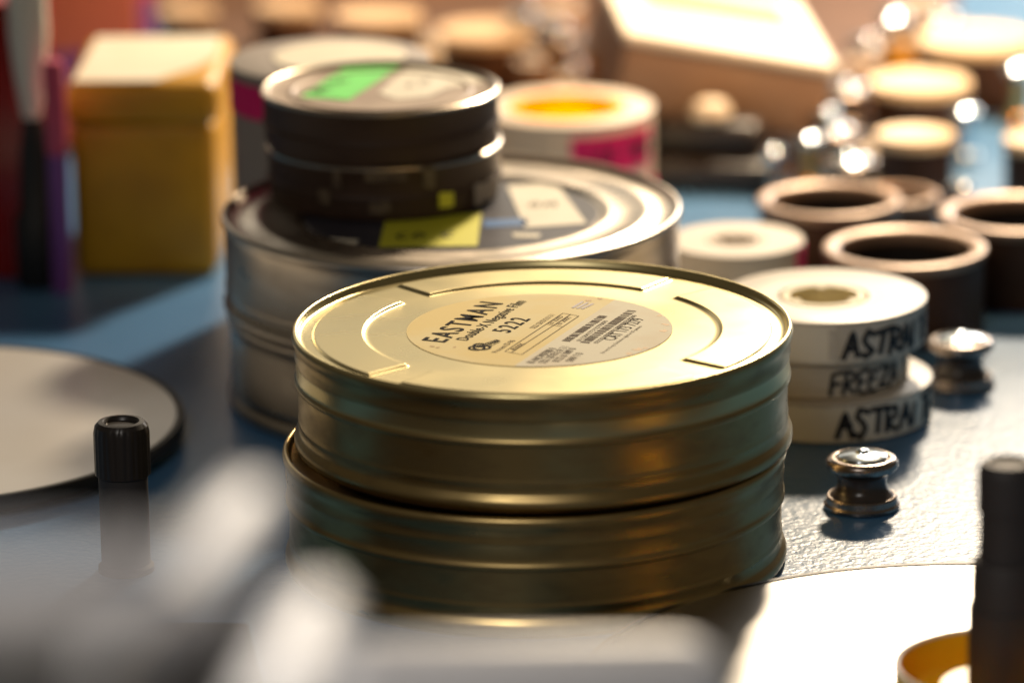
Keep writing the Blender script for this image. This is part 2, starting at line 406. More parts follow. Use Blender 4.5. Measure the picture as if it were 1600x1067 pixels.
line('B3 ANCWJ07000 0', (758, 478), (893, 392), 0.0030, 'ink_grey', 0.012, lab2)
line('5222 128 0512 01 3 1', (825, 478), (965, 382), 0.0030, 'ink_grey', 0.012, lab2)
line('0122 # 1009 0', (905, 470), (1010, 392), 0.0030, 'ink_grey', 0.012, lab2)
line('DNV 7 0', (985, 468), (1050, 420), 0.0030, 'ink_grey', 0.012, lab2)
line('01122041773122770870', (1030, 350), (1195, 232), 0.0018, 'ink_grey', 0, lab2)
line('02220100000012800000328500', (1130, 362), (1360, 200), 0.0018, 'ink_grey', 0, lab2)
line('Do not X-ray. Exclusive rights in US patents', (1165, 420), (1390, 262), 0.0014, 'ink_grey', 0, lab2)
def seg_rule(bm, a, b, w=0.00028):
    a, b = Z(*a), Z(*b); d = Vector((b[0]-a[0], b[1]-a[1])).normalized(); n = (-d.y*w/2, d.x*w/2)
    bm.faces.new([bm.verts.new((x, y, ZT)) for x, y in ((a[0]+n[0], a[1]+n[1]), (b[0]+n[0], b[1]+n[1]), (b[0]-n[0], b[1]-n[1]), (a[0]-n[0], a[1]-n[1]))])
bm = bmesh.new()
for a, b in (((592, 408), (928, 186)), ((630, 414), (975, 192)), ((690, 426), (1022, 202)), ((592, 408), (690, 426)), ((928, 186), (1022, 202)), ((832, 250), (925, 264)), ((625, 388), (650, 402))):
    seg_rule(bm, a, b)
finish('ruled_table', bm, 'ink_grey', label, smooth=False)
def barcode(a, b, up, n, wmin=0.25):
    """n bars along the line a-b, each running along vector up (enlarged-label units)"""
    bm = bmesh.new(); rnd = random.Random(n)
    x = 0.0
    while x < 1.0:
        w = rnd.choice((1, 1, 2, 3))/n/2.0; 
        if x+w > 1: break
        pa = (a[0]+(b[0]-a[0])*x, a[1]+(b[1]-a[1])*x); pb = (a[0]+(b[0]-a[0])*(x+w), a[1]+(b[1]-a[1])*(x+w))
        q = [Z(*pa), Z(*pb), Z(pb[0]+up[0], pb[1]+up[1]), Z(pa[0]+up[0], pa[1]+up[1])]
        bm.faces.new([bm.verts.new((u, v, ZT)) for u, v in q]); x += w+rnd.choice((1, 1, 2))/n/2.0
    return finish('barcode', bm, 'ink_grey', lab2, smooth=False)
barcode((968, 352), (1195, 200), (-48, -5), 36)
barcode((1080, 362), (1360, 172), (-52, -6), 44)
bm = bmesh.new()
for k in range(3):
    a, b = (985+k*26, 155+k*3), (1045+k*30, 118+k*6)
    seg_rule(bm, a, b, 0.0011)
finish('stamp_mark', bm, 'ink_violet', lab2, smooth=False)
# key-shaped maker's emblem: two linked loops and a shaft with lettering
bm = bmesh.new()
for (cx, cy, r0) in ((428, 388, 0.0028), (458, 385, 0.0030), (447, 372, 0.0022)):
    c = Z(cx, cy); n = 20; pv = None; first = None
    for k in range(n+1):
        a = 2*math.pi*k/n; i_ = (c[0]+(r0-.0006)*math.cos(a), c[1]+(r0-.0006)*math.sin(a), ZT+cx*1e-8); o_ = (c[0]+(r0+.0004)*math.cos(a), c[1]+(r0+.0004)*math.sin(a), ZT+cx*1e-8)
        cur = (bm.verts.new(i_), bm.verts.new(o_))
        if pv: bm.faces.new((pv[0], cur[0], cur[1], pv[1]))
        pv = cur
seg_rule(bm, (478, 368), (552, 342), 0.0021)
finish('emblem', bm, 'ink', label, smooth=False)
line('SAFETY', (482, 372), (549, 344), 0.0010, 'paper', 0.0).location.z = 0.00004
line('EFS-KEY', (512, 380), (572, 350), 0.0015, 'ink', 0.01)
# brown stains and creases on the label edge
for (cx, cy, s) in ((1545, 290, .0016), (1552, 250, .0012), (1395, 405, .0016), (1440, 395, .0010), (1330, 425, .0011), (1500, 200, .0008), (1080, 110, .0010), (170, 378, .0007), (200, 385, .0006), (300, 382, .0006), (1150, 95, .0008)):
    bm = bmesh.new(); c = Z(cx, cy); n = 9
    q = Vector((c[0]-lc[0], c[1]-lc[1]))
    if q.length > lr-s*1.9: q *= (lr-s*1.9)/q.length
    vs = []
    for k in range(n):
        a = 2*math.pi*k/n; rr = s*random.uniform(.6, 1.7)
        vs.append(bm.verts.new((lc[0]+q.x+rr*math.cos(a), lc[1]+q.y+rr*math.sin(a)*1.1, ZT-0.00002)))
    bm.faces.new(vs)
    finish('stain', bm, 'stain', label, smooth=False)

# silver tin cans
SS = 1.0
ZS = 0.0785
ps = at(705, 321, ZS)
rs_ = 360/scale_at(ps)
k = rs_/0.090
HS = 0.0388
SIL_BASE = [(r*k, z*HS/0.0402) for r, z in BASE[:9]]+[(.0886*k, .006), (.0882*k, .0068), (.0882*k, .020), (.086*k, .020), (.086*k, .003), (0, .003)]
sk = [(r*.001*k, z*.001*HS/0.0402) for r, z in [(88.4, 10.0), (89.0, 9.8), (89.2, 10.3), (89.1, 11.2), (88.8, 12), (88.8, 33)]+SKIRT[13:]]
zt = sk[-1][1]
SIL_LID = sk+[(0.084*k, zt-.0006), (0.0795*k, zt-.0004), (0.0775*k, zt+.0008), (0.0755*k, zt+.0010), (0.0735*k, zt+.0002), (0.066*k, zt-.0002), (0.0625*k, zt+.0004), (0.0605*k, zt+.0006), (0.059*k, zt-.0008), (0.058*k, zt-.0012), (0, zt-.0012)]
sil_lo = thing('film_can', 'lower bare silver tin film can, at the foot of the stack behind the gold cans', 'film can', (ps.x+0.001, ps.y, 0), R(20))
finish('can_base', lathe(SIL_BASE, 192), 'silver', sil_lo, angle=60); finish('lid', lathe(SIL_LID, 192), 'silver', sil_lo, angle=60)
sil = thing('film_can', 'upper silver tin film can with navy printed centre carrying two small dark cans', 'film can', (ps.x, ps.y, HS))
finish('can_base', lathe(SIL_BASE, 192), 'silver', sil, angle=60); finish('lid', lathe(SIL_LID, 192), 'silver', sil, angle=60)
dl = finish('printed_label', disc_bm(0.0575*k, zt-.0012, 0.0003), 'navy_print', sil)
ZSL = HS+zt-.0009
def spoly(name, pts, m, par, z=ZSL, root=sil, th=0.00025): return finish(name, poly_at(pts, z, root, th), m, par, smooth=False)
spoly('paper_sticker', [(792, 291), (868, 286), (917, 350), (820, 357)], 'white_paper', sil)
spoly('tape_strip', [(602, 346), (752, 333), (746, 385), (592, 386)], 'neon_yellow', sil)
spoly('printed_bar', [(755, 345), (822, 342), (826, 352), (757, 356)], 'blue_print', dl)
spoly('printed_bar', [(500, 372), (560, 376), (556, 384), (505, 380)], 'white_paper', dl)
spoly('printed_bar', [(800, 365), (845, 366), (842, 372), (803, 371)], 'white_paper', dl)
bm = bmesh.new()
inv = sil.matrix_basis.inverted()
for txt, px, py, h in (('CO', 618, 374, .008), ('C', 690, 372, .008)):
    q = inv @ at(px, py, ZSL)
    for s in strokes(txt, 0, h): ribbon(bm, s, 0.0014, lambda u, v, q=q: (q.x+u, q.y+v, q.z+0.0004))
finish('lettering', bm, 'marker', sil, smooth=False)
q = inv @ at(825, 325, ZSL); bm = bmesh.new()
for s in strokes('OM', 0, 0.008): ribbon(bm, s, 0.0010, lambda u, v: (q.x+u, q.y+v, q.z+0.0004))
finish('lettering', bm, 'ink_grey', sil, smooth=False)
bm = bmesh.new()

# two small dark cans
ZD0 = HS+sk[-1][1]-.0004
def small_can(px, py, apx, z0, h, label_):
    ztop = z0+h; p = at(px, py, ztop); r = apx/scale_at(p)
    root = thing('small_film_can', label_, 'film can', (p.x, p.y, z0), 0)
    b = lathe([(0, .0012), (r*.9, .0012), (r*.93, 0), (r*.965, .0004), (r*.975, .0015), (r*.97, h*.5), (r*.97, h*.8), (r*.94, h*.8), (r*.94, .0025), (0, .0025)], 128)
    finish('can_base', b, 'dark_can', root)
    l = lathe([(r*.972, h*.38), (r*.99, h*.375), (r, h*.40), (r*.997, h*.44), (r*.985, h*.47), (r*.985, h*.85), (r, h-.0022), (r*1.002, h-.0012)], 128)
    finish('lid', l, 'dark_can', root)
    l2 = lathe([(r*1.002, h-.0012), (r*.995, h-.0003), (r*.98, h), (r*.96, h-.0004), (r*.94, h-.0016), (r*.90, h-.0020), (r*.78, h-.0020), (r*.76, h-.0012), (r*.74, h-.0012), (r*.72, h-.0020), (0, h-.0020)], 128)
    finish('lid_top', l2, 'dark_lid', root)
    finish('rim', lathe([(r*1.003, h-.0014), (r*1.001, h-.0002), (r*.98, h+.0003), (r*.958, h-.0002)], 128), 'worn_edge', root)
    return root, r, p
hd = 0.0222
d1, rd1, pd1 = small_can(600, 219, 184, ZD0, hd, 'lower small dark can with glue residue and curled tape, between silver can and small can')
d2, rd2, pd2 = small_can(596, 132, 186, ZD0+hd-.0002, hd, 'small dark can with green tape on its lid, topmost above the silver can')
# keep the upper one standing on the lower
d2.location = (d1.location.x-0.0010, d1.location.y+0.0005, d2.location.z)
ZG = ZD0+2*hd-.0002-.0020
finish('tape_strip', poly_at([(470, 152), (553, 98), (637, 97), (545, 157)], ZG, d2, .0003), 'neon_green', d2, smooth=False)
finish('paper_label', poly_at([(592, 146), (640, 104), (690, 101), (735, 112), (758, 128), (700, 138), (668, 152), (620, 156)], ZG, d2, .0002), 'white_paper', d2, smooth=False)
inv = d2.matrix_basis.inverted()
q = inv @ at(500, 147, ZG); q2 = inv @ at(590, 104, ZG); bm = bmesh.new(); dd = Vector((q2.x-q.x, q2.y-q.y)).normalized()
for s in strokes('NO 52', 0, .0068): ribbon(bm, s, 0.0009, lambda u, v: (q.x+dd.x*u-dd.y*(v-.001), q.y+dd.y*u+dd.x*(v-.001), q.z+0.0005))
finish('lettering', bm, 'ink_grey', d2, smooth=False)
bm = bmesh.new(); q = inv @ at(632, 140, ZG)
for kk, s in enumerate(strokes('CO LO', 0, .008)): ribbon(bm, s, 0.0008, lambda u, v: (q.x+u*.9, q.y+v+u*.9, q.z+0.0005))
finish('lettering', bm, 'residue', d2, smooth=False)
# residue patches and tapes on the lower can
rr = rd1*1.002
for a0, a1, z0, z1, m in ((-24, -20, .013, .021, 'residue'), (20, 26, .013, .022, 'residue'), (-8, 12, .0165, .021, 'residue'), (28, 36, .004, .010, 'neon_yellow'), (-32, -26, .006, .012, 'residue'), (-6, 4, .004, .009, 'residue'), (50, 70, .002, .0105, 'grey_tape')):
    o = finish('tape_scrap', band_bm(rr-0.0001, z0, z1, a0, a1, .0004, .0008), m, d1, smooth=False)

# ------------------------------------------------------------------ reels of film
def reel(name, label_, px, py, apx, z0, h, core_m='core', side='cream_side', top='cream_plastic', core_r=0.42, group=None, rz=0, cat='film roll'):
    p = at(px, py, z0+h); r = apx/scale_at(p)
    root = thing(name, label_, cat, (p.x, p.y, z0), rz, group)
    c = core_r*r
    finish('film_winding', lathe([(c*1.02, .0006), (r*.99, .0006), (r*.992, .001), (r*.992, h-.0018), (r*.985, h-.0012), (c*1.02, h-.0012)], 128), side, root)
    fl = lathe([(c*1.02, h-.0012), (r*.992, h-.0012), (r, h-.0008), (r, h-.0002), (r*.99, h), (r*.6, h-.0003), (c*1.06, h-.0002), (c*1.03, h-.0012)], 128)
    finish('top_face', fl, top, root)
    co = lathe([(c*.62, 0), (c*1.0, 0), (c*1.0, h-.0006), (c*.96, h), (c*.80, h), (c*.78, h-.003), (c*.66, h-.003), (c*.62, h-.001), (c*.62, 0)], 96)
    finish('core', co, core_m, root)
    for kk in range(3):
        a = R(90+120*kk); b = box_bm(c*.30, c*.20, h-.0045, h-.0002, 0.0004, 1, c*.78, 0)
        finish('core_key', b, core_m, root).rotation_euler = (0, 0, a)
    return root, r, p
w3, r3, p3 = reel('film_roll', 'white film roll marked in black marker, at the bottom of the stack of three', 1292, 585, 164, 0, .0165)
w2, r2, p2 = reel('film_roll', 'narrower white film roll in the middle of the stack of three', 1279, 530, 143, .0165, .0150)
w1, r1, p1 = reel('film_roll', 'white film roll with open core, topmost of the stack of three beside the gold cans', 1287, 461, 161, .0315, .0175)
w2.location.y = w1.location.y; w3.location.y = w1.location.y
scribble_on_side('lettering', 'ASTRAITE', r1, .0030, 7, .0100, .0022, 'marker', w1, .80)
scribble_on_side('lettering', 'FREEZA L', r2, .0025, 3, .0085, .0016, 'marker', w2, .78)
scribble_on_side('lettering', 'ASTRAITE', r3, .0030, 1, .0105, .0022, 'marker', w3, .80)

for root_, r_, h_, a0, a1, mm_ in ((w1, r1, .0175, -70, 3, 'white_top'), (w2, r2, .015, -60, 66, 'cream_side'), (w3, r3, .0165, -75, 72, 'white_top'), (w1, r1, .0175, 5, 78, 'tape_white'), (w3, r3, .0165, 74, 100, 'cream_side')):
    finish('tape_band', band_bm(r_*.992, .0012, h_-.0014, a0, a1, .00022, .0003), mm_, root_, smooth=False)
    finish('tape_edge', band_bm(r_*.992, .002, h_-.003, a1-4, a1, .00045, .0005), 'tape_white', root_, smooth=False)
rw, rrw, _ = reel('film_roll', 'small white film roll lying alone between silver can and dark open canisters', 1150, 374, 106, 0, .036, 'cream_plastic')
finish('tape_strip', band_bm(rrw*.995, .016, .034, 60, 120, .0003), 'magenta', rw)
ro, rro, _ = reel('film_roll', 'white film roll with orange core and magenta tape behind the silver can', 885, 166, 136, 0, .052, 'orange', core_r=.69)
# turned lettering on magenta tape
finish('tape_strip', band_bm(rro, .029, .0465, 2, 70, .0004), 'magenta', ro)
scribble_on_side('lettering', 'LOS TREN', rro+.0003, .033, 12, .0085, .0014, 'dark_magenta', ro, .72)
finish('tape_strip', band_bm(rro, .004, .021, 28, 80, .0004), 'magenta', ro)
disc = finish('core_centre', disc_bm(rro*.42, .046, .004), 'orange', ro)

# large roll in a clear tub behind the dark cans, magenta tape round its top
rb, rrb, pb = reel('film_roll', 'large greyish film roll with magenta tape under its top, behind the dark cans', 515, 92, 157, 0, .113, 'cream_plastic', side='grey_tape', top='grey_tape', core_r=.5)
finish('tape_strip', band_bm(rrb, .094, .108, -100, 100, .0004), 'magenta', rb)
pp = rb.matrix_basis.inverted() @ at(500, 75, .113)
finish('paper_label', disc_bm(.028, .1131, .0003, 48, 0.004, 0.004), 'white_paper', rb)

# ------------------------------------------------------------------ dark open canisters
def canister(label_, px, py, apx, h, inner=.81, group='dark open canisters standing on the table'):
    p = at(px, py, h); r = apx/scale_at(p)
    root = thing('open_canister', label_, 'canister', (p.x, p.y, 0), 0, group)
    finish('wall', lathe([(0, .001), (r*.93, .001), (r*.95, 0), (r*.96, .001), (r*.96, h-.004), (r*.86, h-.004), (r*inner, h-.006), (r*inner, .003), (0, .003)], 96), 'ring_side', root)
    finish('rim', lathe([(r*.96, h-.0045), (r*.99, h-.003), (r, h-.0015), (r*.985, h-.0003), (r*.95, h), (r*(inner+.05), h-.0002), (r*inner, h-.0012), (r*(inner-.01), h-.003), (r*(inner-.005), h-.006), (r*(inner+.02), h-.0062)], 96), 'ring_rim', root)
    finish('dark_sleeve', lathe([(r*(inner-.012), .0045), (r*(inner-.012), h-.0075)], 96), 'void', root)  # near-black sleeve added inside the wall to make the opening darker
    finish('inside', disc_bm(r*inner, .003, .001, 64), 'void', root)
    return root, r
canister('dark open canister with tan rim nearest the stack of white rolls', 1414, 384, 129, .036)
canister('dark open canister with tan rim behind the small white film roll', 1296, 309, 113, .036)
canister('dark open canister mostly hidden behind the other two tan rimmed canisters', 1400, 302, 68, .022)
canister('dark open canister cut by the right edge of the picture', 1592, 330, 126, .036)

def puck(label_, px, py, apx, h, m='cream_lid', group='round dark tins at the back'):
    p = at(px, py, h); r = apx/scale_at(p)
    root = thing('round_tin', label_, 'tin', (p.x, p.y, 0), 0, group)
    finish('body', lathe([(0, 0), (r*.94, 0), (r*.96, .001), (r*.96, h-.004), (0, h-.004)], 96), 'ring_side', root)
    finish('lid', lathe([(r*.96, h-.005), (r, h-.0045), (r, h-.0015), (r*.97, h), (r*.9, h-.0006), (0, h-.0006)], 96), m, root)
    return root
puck('larger cream lidded dark tin at the back beside the chrome rollers', 1437, 126, 80, .030)
puck('smaller cream lidded dark tin in front of the larger one', 1430, 208, 63, .034)
puck('cream lidded dark tin by the top right corner of the table', 1525, 58, 92, .034)
puck('cream lidded tin cut by the right edge behind the open canisters', 1618, 215, 50, .030)
puck('wide tan topped tin at the back behind the orange cored roll', 757, 46, 76, .030, 'tan_lid')
puck('tan lidded tin furthest back near the top edge, left of the tan topped one', 590, 22, 70, .045, 'tan_lid')

# ------------------------------------------------------------------ rollers
def make_roller(label_, p):
    root = thing('film_roller', label_, 'roller', (p.x, p.y, 0), 0, 'film guide rollers screwed to the table')
    finish('flange', lathe(mm([(0, 0), (13.0, 0), (14.2, .8), (14.3, 1.8), (13.4, 2.6), (13.2, 4.6), (12.6, 5.2), (0, 5.2)]), 64), 'roller_metal', root)
    finish('neck', lathe(mm([(12.2, 5.2), (10.8, 6.2), (9.6, 7.8), (9.1, 9.8), (9.2, 12.0), (9.9, 13.6), (11.2, 14.8), (12.6, 15.4), (0, 15.4)]), 64), 'roller_neck', root)
    finish('rim', lathe(mm([(11.0, 15.2), (12.9, 15.6), (13.5, 16.6), (13.4, 18.2), (12.8, 19.2), (11.6, 19.8), (10.2, 19.6), (9.8, 18.9), (0, 18.9)]), 64), 'roller_metal', root)
    finish('cap', lathe(mm([(9.3, 18.9), (9.5, 19.8), (9.1, 20.5), (7.8, 20.95), (6, 21.3), (4, 21.6), (2.8, 21.7), (2.5, 22.4), (1.6, 22.9), (0, 23.0)]), 64), 'chrome', root)
    return root
roller = make_roller('dark spool-shaped roller with bluish chrome cap, standing alone right of gold cans', at(1347, 707, .0213))
for px, py, lab in ((1500, 524, 'dark spool-shaped roller right of the stack of three white rolls'),
                    (1322, 132, 'chrome capped roller at the back, furthest of the three left of the cream tins'),
                    (1300, 196, 'chrome capped roller, middle one of the three left of the cream tins'),
                    (1326, 244, 'chrome capped roller just behind the open canisters'),
                    (865, 48, 'brassy looking roller at the back above the orange cored roll'),
                    (955, 60, 'roller at the back against the left end of the tan carton'),
                    (1465, 25, 'chrome roller at the back left of the corner tin'),
                    (1360, 60, 'roller behind the right end of the tan carton')):
    p = at(px, py, .0213); dup(roller, (p.x, p.y, 0), R(random.uniform(0, 90)), lab)
def make_core(label_, px, py, apx, h, m='tan'):
    p = at(px, py, h); r = apx/scale_at(p)
    root = thing('film_core', label_, 'core', (p.x, p.y, 0), 0, 'empty plastic film cores at the back')
    finish('ring', lathe([(r*.6, 0), (r, 0), (r, h-.001), (r*.97, h), (r*.63, h), (r*.6, h-.001), (r*.6, 0)], 64), m, root)
    finish('bevel', lathe([(r*.97, h+.0001), (r*.9, h+.0006), (r*.7, h+.0006), (r*.63, h+.0001)], 64), 'cream_plastic', root)
make_core('tan film core between the wide tan topped tin and the brass spindles', 835, 92, 34, .018)
make_core('amber film core standing tall behind the orange cored roll', 892, 122, 27, .024, 'yellow_box')
make_core('tan film core beside the left end of the tilted carton', 955, 118, 30, .020)
make_core('cream film core lying near the two chrome rollers in front of the cream tins', 1372, 232, 32, .016, 'cream_side')
make_core('tan film core behind the corner tin at the top right', 1440, 12, 40, .020)
make_core('tan film core to the right of the wide tan topped tin near the top edge', 870, 8, 36, .024)
def spindle(label_, px, py, h, r, m):
    p = at(px, py, h)
    root = thing('spindle', label_, 'spindle', (p.x, p.y, 0), 0, 'small brass and steel spindles at the back')
    finish('shaft', lathe([(0, 0), (r*1.6, 0), (r*1.6, .003), (r*.8, .005), (r*.8, h*.8), (0, h*.8)], 32), m, root)
    finish('knob', lathe([(0, h*.78), (r*1.1, h*.80), (r*1.5, h*.86), (r*1.5, h*.93), (r*1.1, h*.98), (0, h)], 32), 'chrome', root)
spindle('brass spindle, tallest one above the orange cored roll', 862, 30, .045, .0050, 'brass')
spindle('brass spindle with broad foot left of the tilted carton', 925, 62, .034, .0055, 'brass')
spindle('steel spindle touching the left end of the tilted carton', 962, 20, .046, .0045, 'roller_metal')
spindle('steel spindle left of the cream tins, close to the carton end', 1290, 168, .030, .0042, 'roller_metal')
spindle('brass spindle near the top right, between two cream tins', 1395, 20, .034, .0050, 'brass')
spindle('steel spindle in front of the corner tin at the top right', 1462, 62, .026, .0045, 'chrome')
spindle('steel spindle behind the dark canister at the right edge', 1500, 282, .030, .0038, 'chrome')
spindle('brass spindle at the top edge right of the corner tin', 1590, 100, .030, .0050, 'brass')
puck('small tan lidded tin at the top edge above the yellow carton', 292, 14, 44, .026, 'tan_lid')
puck('small tan lidded tin at the top edge above the large greyish roll', 450, 8, 52, .026, 'tan_lid')
make_core('small cream film core left of the wide tan topped tin', 662, 62, 26, .030, 'cream_side')
make_core('small tan film core between the tilted carton and the first chrome roller', 1345, 98, 28, .022)
make_core('small amber film core behind the larger cream lidded tin', 1400, 62, 26, .020, 'yellow_box')
spindle('steel spindle between the tan topped tin and the brass spindles', 812, 14, .040, .0050, 'chrome')
spindle('brass spindle just left of the first chrome roller by the carton', 1262, 210, .026, .0042, 'brass')
spindle('steel spindle right of the smaller cream lidded tin', 1508, 168, .026, .0045, 'chrome')
# small pin
p = at(1207, 237, .022); pin = thing('guide_pin', 'small round headed metal pin in front of the tan carton', 'pin', (p.x, p.y, 0))
finish('shaft', lathe(mm([(0, 0), (2.5, 0), (2.5, 18), (0, 18)]), 24), 'roller_metal', pin)
finish('head', lathe(mm([(0, 17.5), (3.5, 18), (4.6, 20), (4.4, 22.4), (2.8, 24), (0, 24.6)]), 32), 'chrome', pin)

# ------------------------------------------------------------------ boxes at the back
def quad_box(name, label_, cat, pts4, z1, z0, m_side, parts_fn=None, bev=.003):
    """box from the four corners of its top (front-left, front-right, back-right, back-left)"""
    P = [at(px, py, z1) for px, py in pts4]
    fl, fr, br, bl = P; ax = (fr-fl); w = ax.length; rz = math.atan2(ax.y, ax.x); dp = max(0.02, ((bl-fl).length+(br-fr).length)/2)
    n = Vector((-math.sin(rz), math.cos(rz), 0)); c = (fl+fr)/2+n*dp/2
    root = thing(name, label_, cat, (c.x, c.y, z0), rz)
    return root, w, dp
bx, w, dp = quad_box('yellow_carton', 'tall mustard yellow carton with white paper on top, left background', 'carton', [(98, 132), (338, 130), (352, 56), (130, 50)], .088, 0, 'yellow_box')
finish('body', box_bm(w*.94, dp*.94, 0, .070, .006, 4), 'yellow_box', bx)
finish('lid', box_bm(w, dp, .0685, .088, .006, 4), 'yellow_box', bx)
bm = poly_bm([(-w*.44, -dp*.46), (w*.10, -dp*.46), (w*.34, -dp*.20), (w*.43, dp*.0), (w*.42, dp*.43), (-w*.42, dp*.43)], .0881, .0003)
finish('paper_sheet', bm, 'white_paper', bx, smooth=False)

pf = at(1283, 225, .012)
bx = thing('tan_carton', 'big tan carton with white top and yellow label, tilted, back centre', 'carton', (pf.x, pf.y, .012), 0)
bx.rotation_euler = (0, R(11), R(4))
w, dp = .101, .15
finish('body', box_bm(w, dp, .0, .033, .003, cx=-w/2, cy=dp/2), 'tan', bx)
finish('lid', box_bm(w*1.015, dp*1.015, .033, .039, .0025, cx=-w/2, cy=dp/2), 'white_top', bx)
finish('yellow_label', box_bm(w*.72, dp*.40, .0391, .0396, 0, cx=-w*.48, cy=dp*.62), 'yellow_tape', bx, smooth=False)
blk = thing('black_block', 'dark block propping up the left end of the tilted tan carton', 'block', (pf.x-.075, pf.y+.07, 0))
finish('body', box_bm(.05, .10, 0, .022, .003), 'black_plastic', blk); finish('foot', box_bm(.056, .106, 0, .003, .001), 'rubber', blk)
# brown paper covering the back of the table
q4 = [at(345, 262, 0), at(1030, 298, 0), at(1340, 268, 0), at(1480, 120, 0), at(1500, -60, 0), at(200, -60, 0)]
bs = thing('brown_paper', 'sheet of dark brown wrapping paper lying under the things at the back', 'paper', (0, 0, .0004))
finish('sheet', poly_bm([(p.x, p.y) for p in q4], 0, .0004), 'brown', bs, smooth=False)

# wooden strip along the back of the table, behind everything but the right corner
pa = at(60, -10, 0); pb = at(1340, -10, 0)
wd = thing('wooden_box', 'long low brown wooden box along the back edge of the scene', 'box', ((pa.x+pb.x)/2, pa.y+.14, 0))
L = pb.x-pa.x
finish('front_board', box_bm(L, .012, 0, .065, .002), 'wood', wd, loc=(0, -.05, 0)); finish('back_board', box_bm(L, .012, 0, .065, .002), 'wood', wd, loc=(0, .05, 0))
finish('end_board', box_bm(.012, .087, 0, .065, .002), 'wood', wd, loc=(-L/2+.006, 0, 0)); finish('end_board', box_bm(.012, .087, 0, .065, .002), 'wood', wd, loc=(L/2-.006, 0, 0))
finish('bottom_board', box_bm(L-.026, .086, .001, .008, .001), 'wood', wd)

# red, pink and purple things at the left edge
p = at(18, 440, 0)
o = thing('red_carton', 'tall dark red carton at the left edge', 'carton', (p.x-.012, p.y+.03, 0), R(-8))
finish('body', box_bm(.052, .05, 0, .120, .002), 'red', o); finish('flap', box_bm(.0525, .0505, .1205, .123, .001), 'red', o)
p = at(62, 440, 0)
o = thing('squeeze_bottle', 'cream upside-down nozzle bottle beside the red carton', 'bottle', (p.x, p.y-.005, 0), 0)
finish('cap', lathe(mm([(0, 0), (9, 0), (9.5, 1), (9.5, 30), (7, 34), (6, 58), (4, 75), (0, 75)]), 48), 'rubber', o)
finish('body', lathe(mm([(0, 75), (4.0, 75), (5.2, 82), (7.2, 96), (8.6, 112), (8.6, 150), (7, 154), (0, 154)]), 48), 'white_top', o)
p = at(102, 455, 0)
o = thing('felt_pen', 'slim purple pen standing upright left of the yellow carton', 'pen', (p.x-.001, p.y-.002, 0), 0)
finish('barrel', lathe(mm([(0, 0), (4.2, 0), (4.4, .6), (4.4, 62), (0, 62)]), 32), 'purple', o)
finish('cap', lathe(mm([(0, 62), (4.6, 62), (4.8, 63), (4.8, 100), (3.6, 103), (0, 103)]), 32), 'pink', o)
p = at(150, 250, 0)
o = thing('pink_box', 'upright salmon pink box behind the yellow carton', 'box', (p.x-.008, p.y+.04, 0), R(12))
finish('body', box_bm(.052, .03, 0, .12, .003), 'salmon', o)
finish('band', box_bm(.0526, .0306, .02, .05, .003), 'purple', o)
p = at(212, 200, 0)
o = thing('tall_tube', 'violet tube standing behind the yellow carton', 'tube', (p.x, p.y+.03, 0), 0)
finish('body', lathe(mm([(0, 0), (9, 0), (9, 1), (9, 118), (0, 118)]), 40), 'purple', o)
finish('collar', lathe(mm([(8.8, 60), (9.6, 61), (9.6, 112), (8.8, 113)]), 40), 'pink', o)

# clutter in the middle distance: dark rubber-footed splicer block
p = at(1080, 300, 0)
o = thing('splicer_block', 'dark blunt tape splicer block between orange cored roll and open canisters', 'splicer', (p.x+.01, p.y+.02, 0), R(-12))
finish('base', box_bm(.062, .050, 0, .014, .003), 'black_plastic', o); finish('arm', box_bm(.050, .022, .0145, .030, .005), 'black_plastic', o)
finish('handle', lathe(mm([(0, 30), (9, 30.2), (10, 33), (7, 38), (0, 40)]), 32), 'cream_rim', o)

# ------------------------------------------------------------------ platters
def platter(label_, px, py, apx, z, m='platter'):
    p = at(px, py, z); r = apx/scale_at(p)
    root = thing('turntable_plate', label_, 'turntable', (p.x, p.y, 0), 0)
    finish('plate', lathe([(0, z-.003), (r*.97, z-.003), (r-.0008, z-.0028), (r, z-.0018), (r, z-.0008), (r-.0008, z), (0.004, z), (0, z)], 256), m, root)
    finish('hub', lathe([(0, .0), (r*.93, .0), (r*.93, z-.0032), (0, z-.0032)], 128), 'rubber', root)
    finish('edge_ring', lathe([(r+.0001, z-.005), (r+.0022, z-.005), (r+.0024, z-.0008), (r+.0020, z+.0002), (r+.0002, z+.0002)], 256), 'rubber', root)
    return root, r
platter('silver aluminium turntable plate at the left edge behind the black knob', -150, 658, 428, .010)
pl, plr = platter('bright aluminium turntable plate in the lower right corner carrying an orange cup', 1540, 1088, 650, .0062, 'platter_bright')

rt = thing('darkening_mat', 'added dark brown mat on the near left table, darkening what the gold cans reflect', 'mat', (-.30, -.475, 0))  # mat added so the gold sides reflect dark instead of blue table
MP = [(-.45, -.35), (.31, -.35), (.31, .305), (.205, .305), (.195, .390), (-.45, .390)]
finish('sheet', poly_bm(MP, .0003, .0012), 'dark_mat', rt, smooth=False)
finish('backing', poly_bm([(x*1.004, y*1.004) for x, y in MP], .0001, .0005), 'rubber', rt, smooth=False)
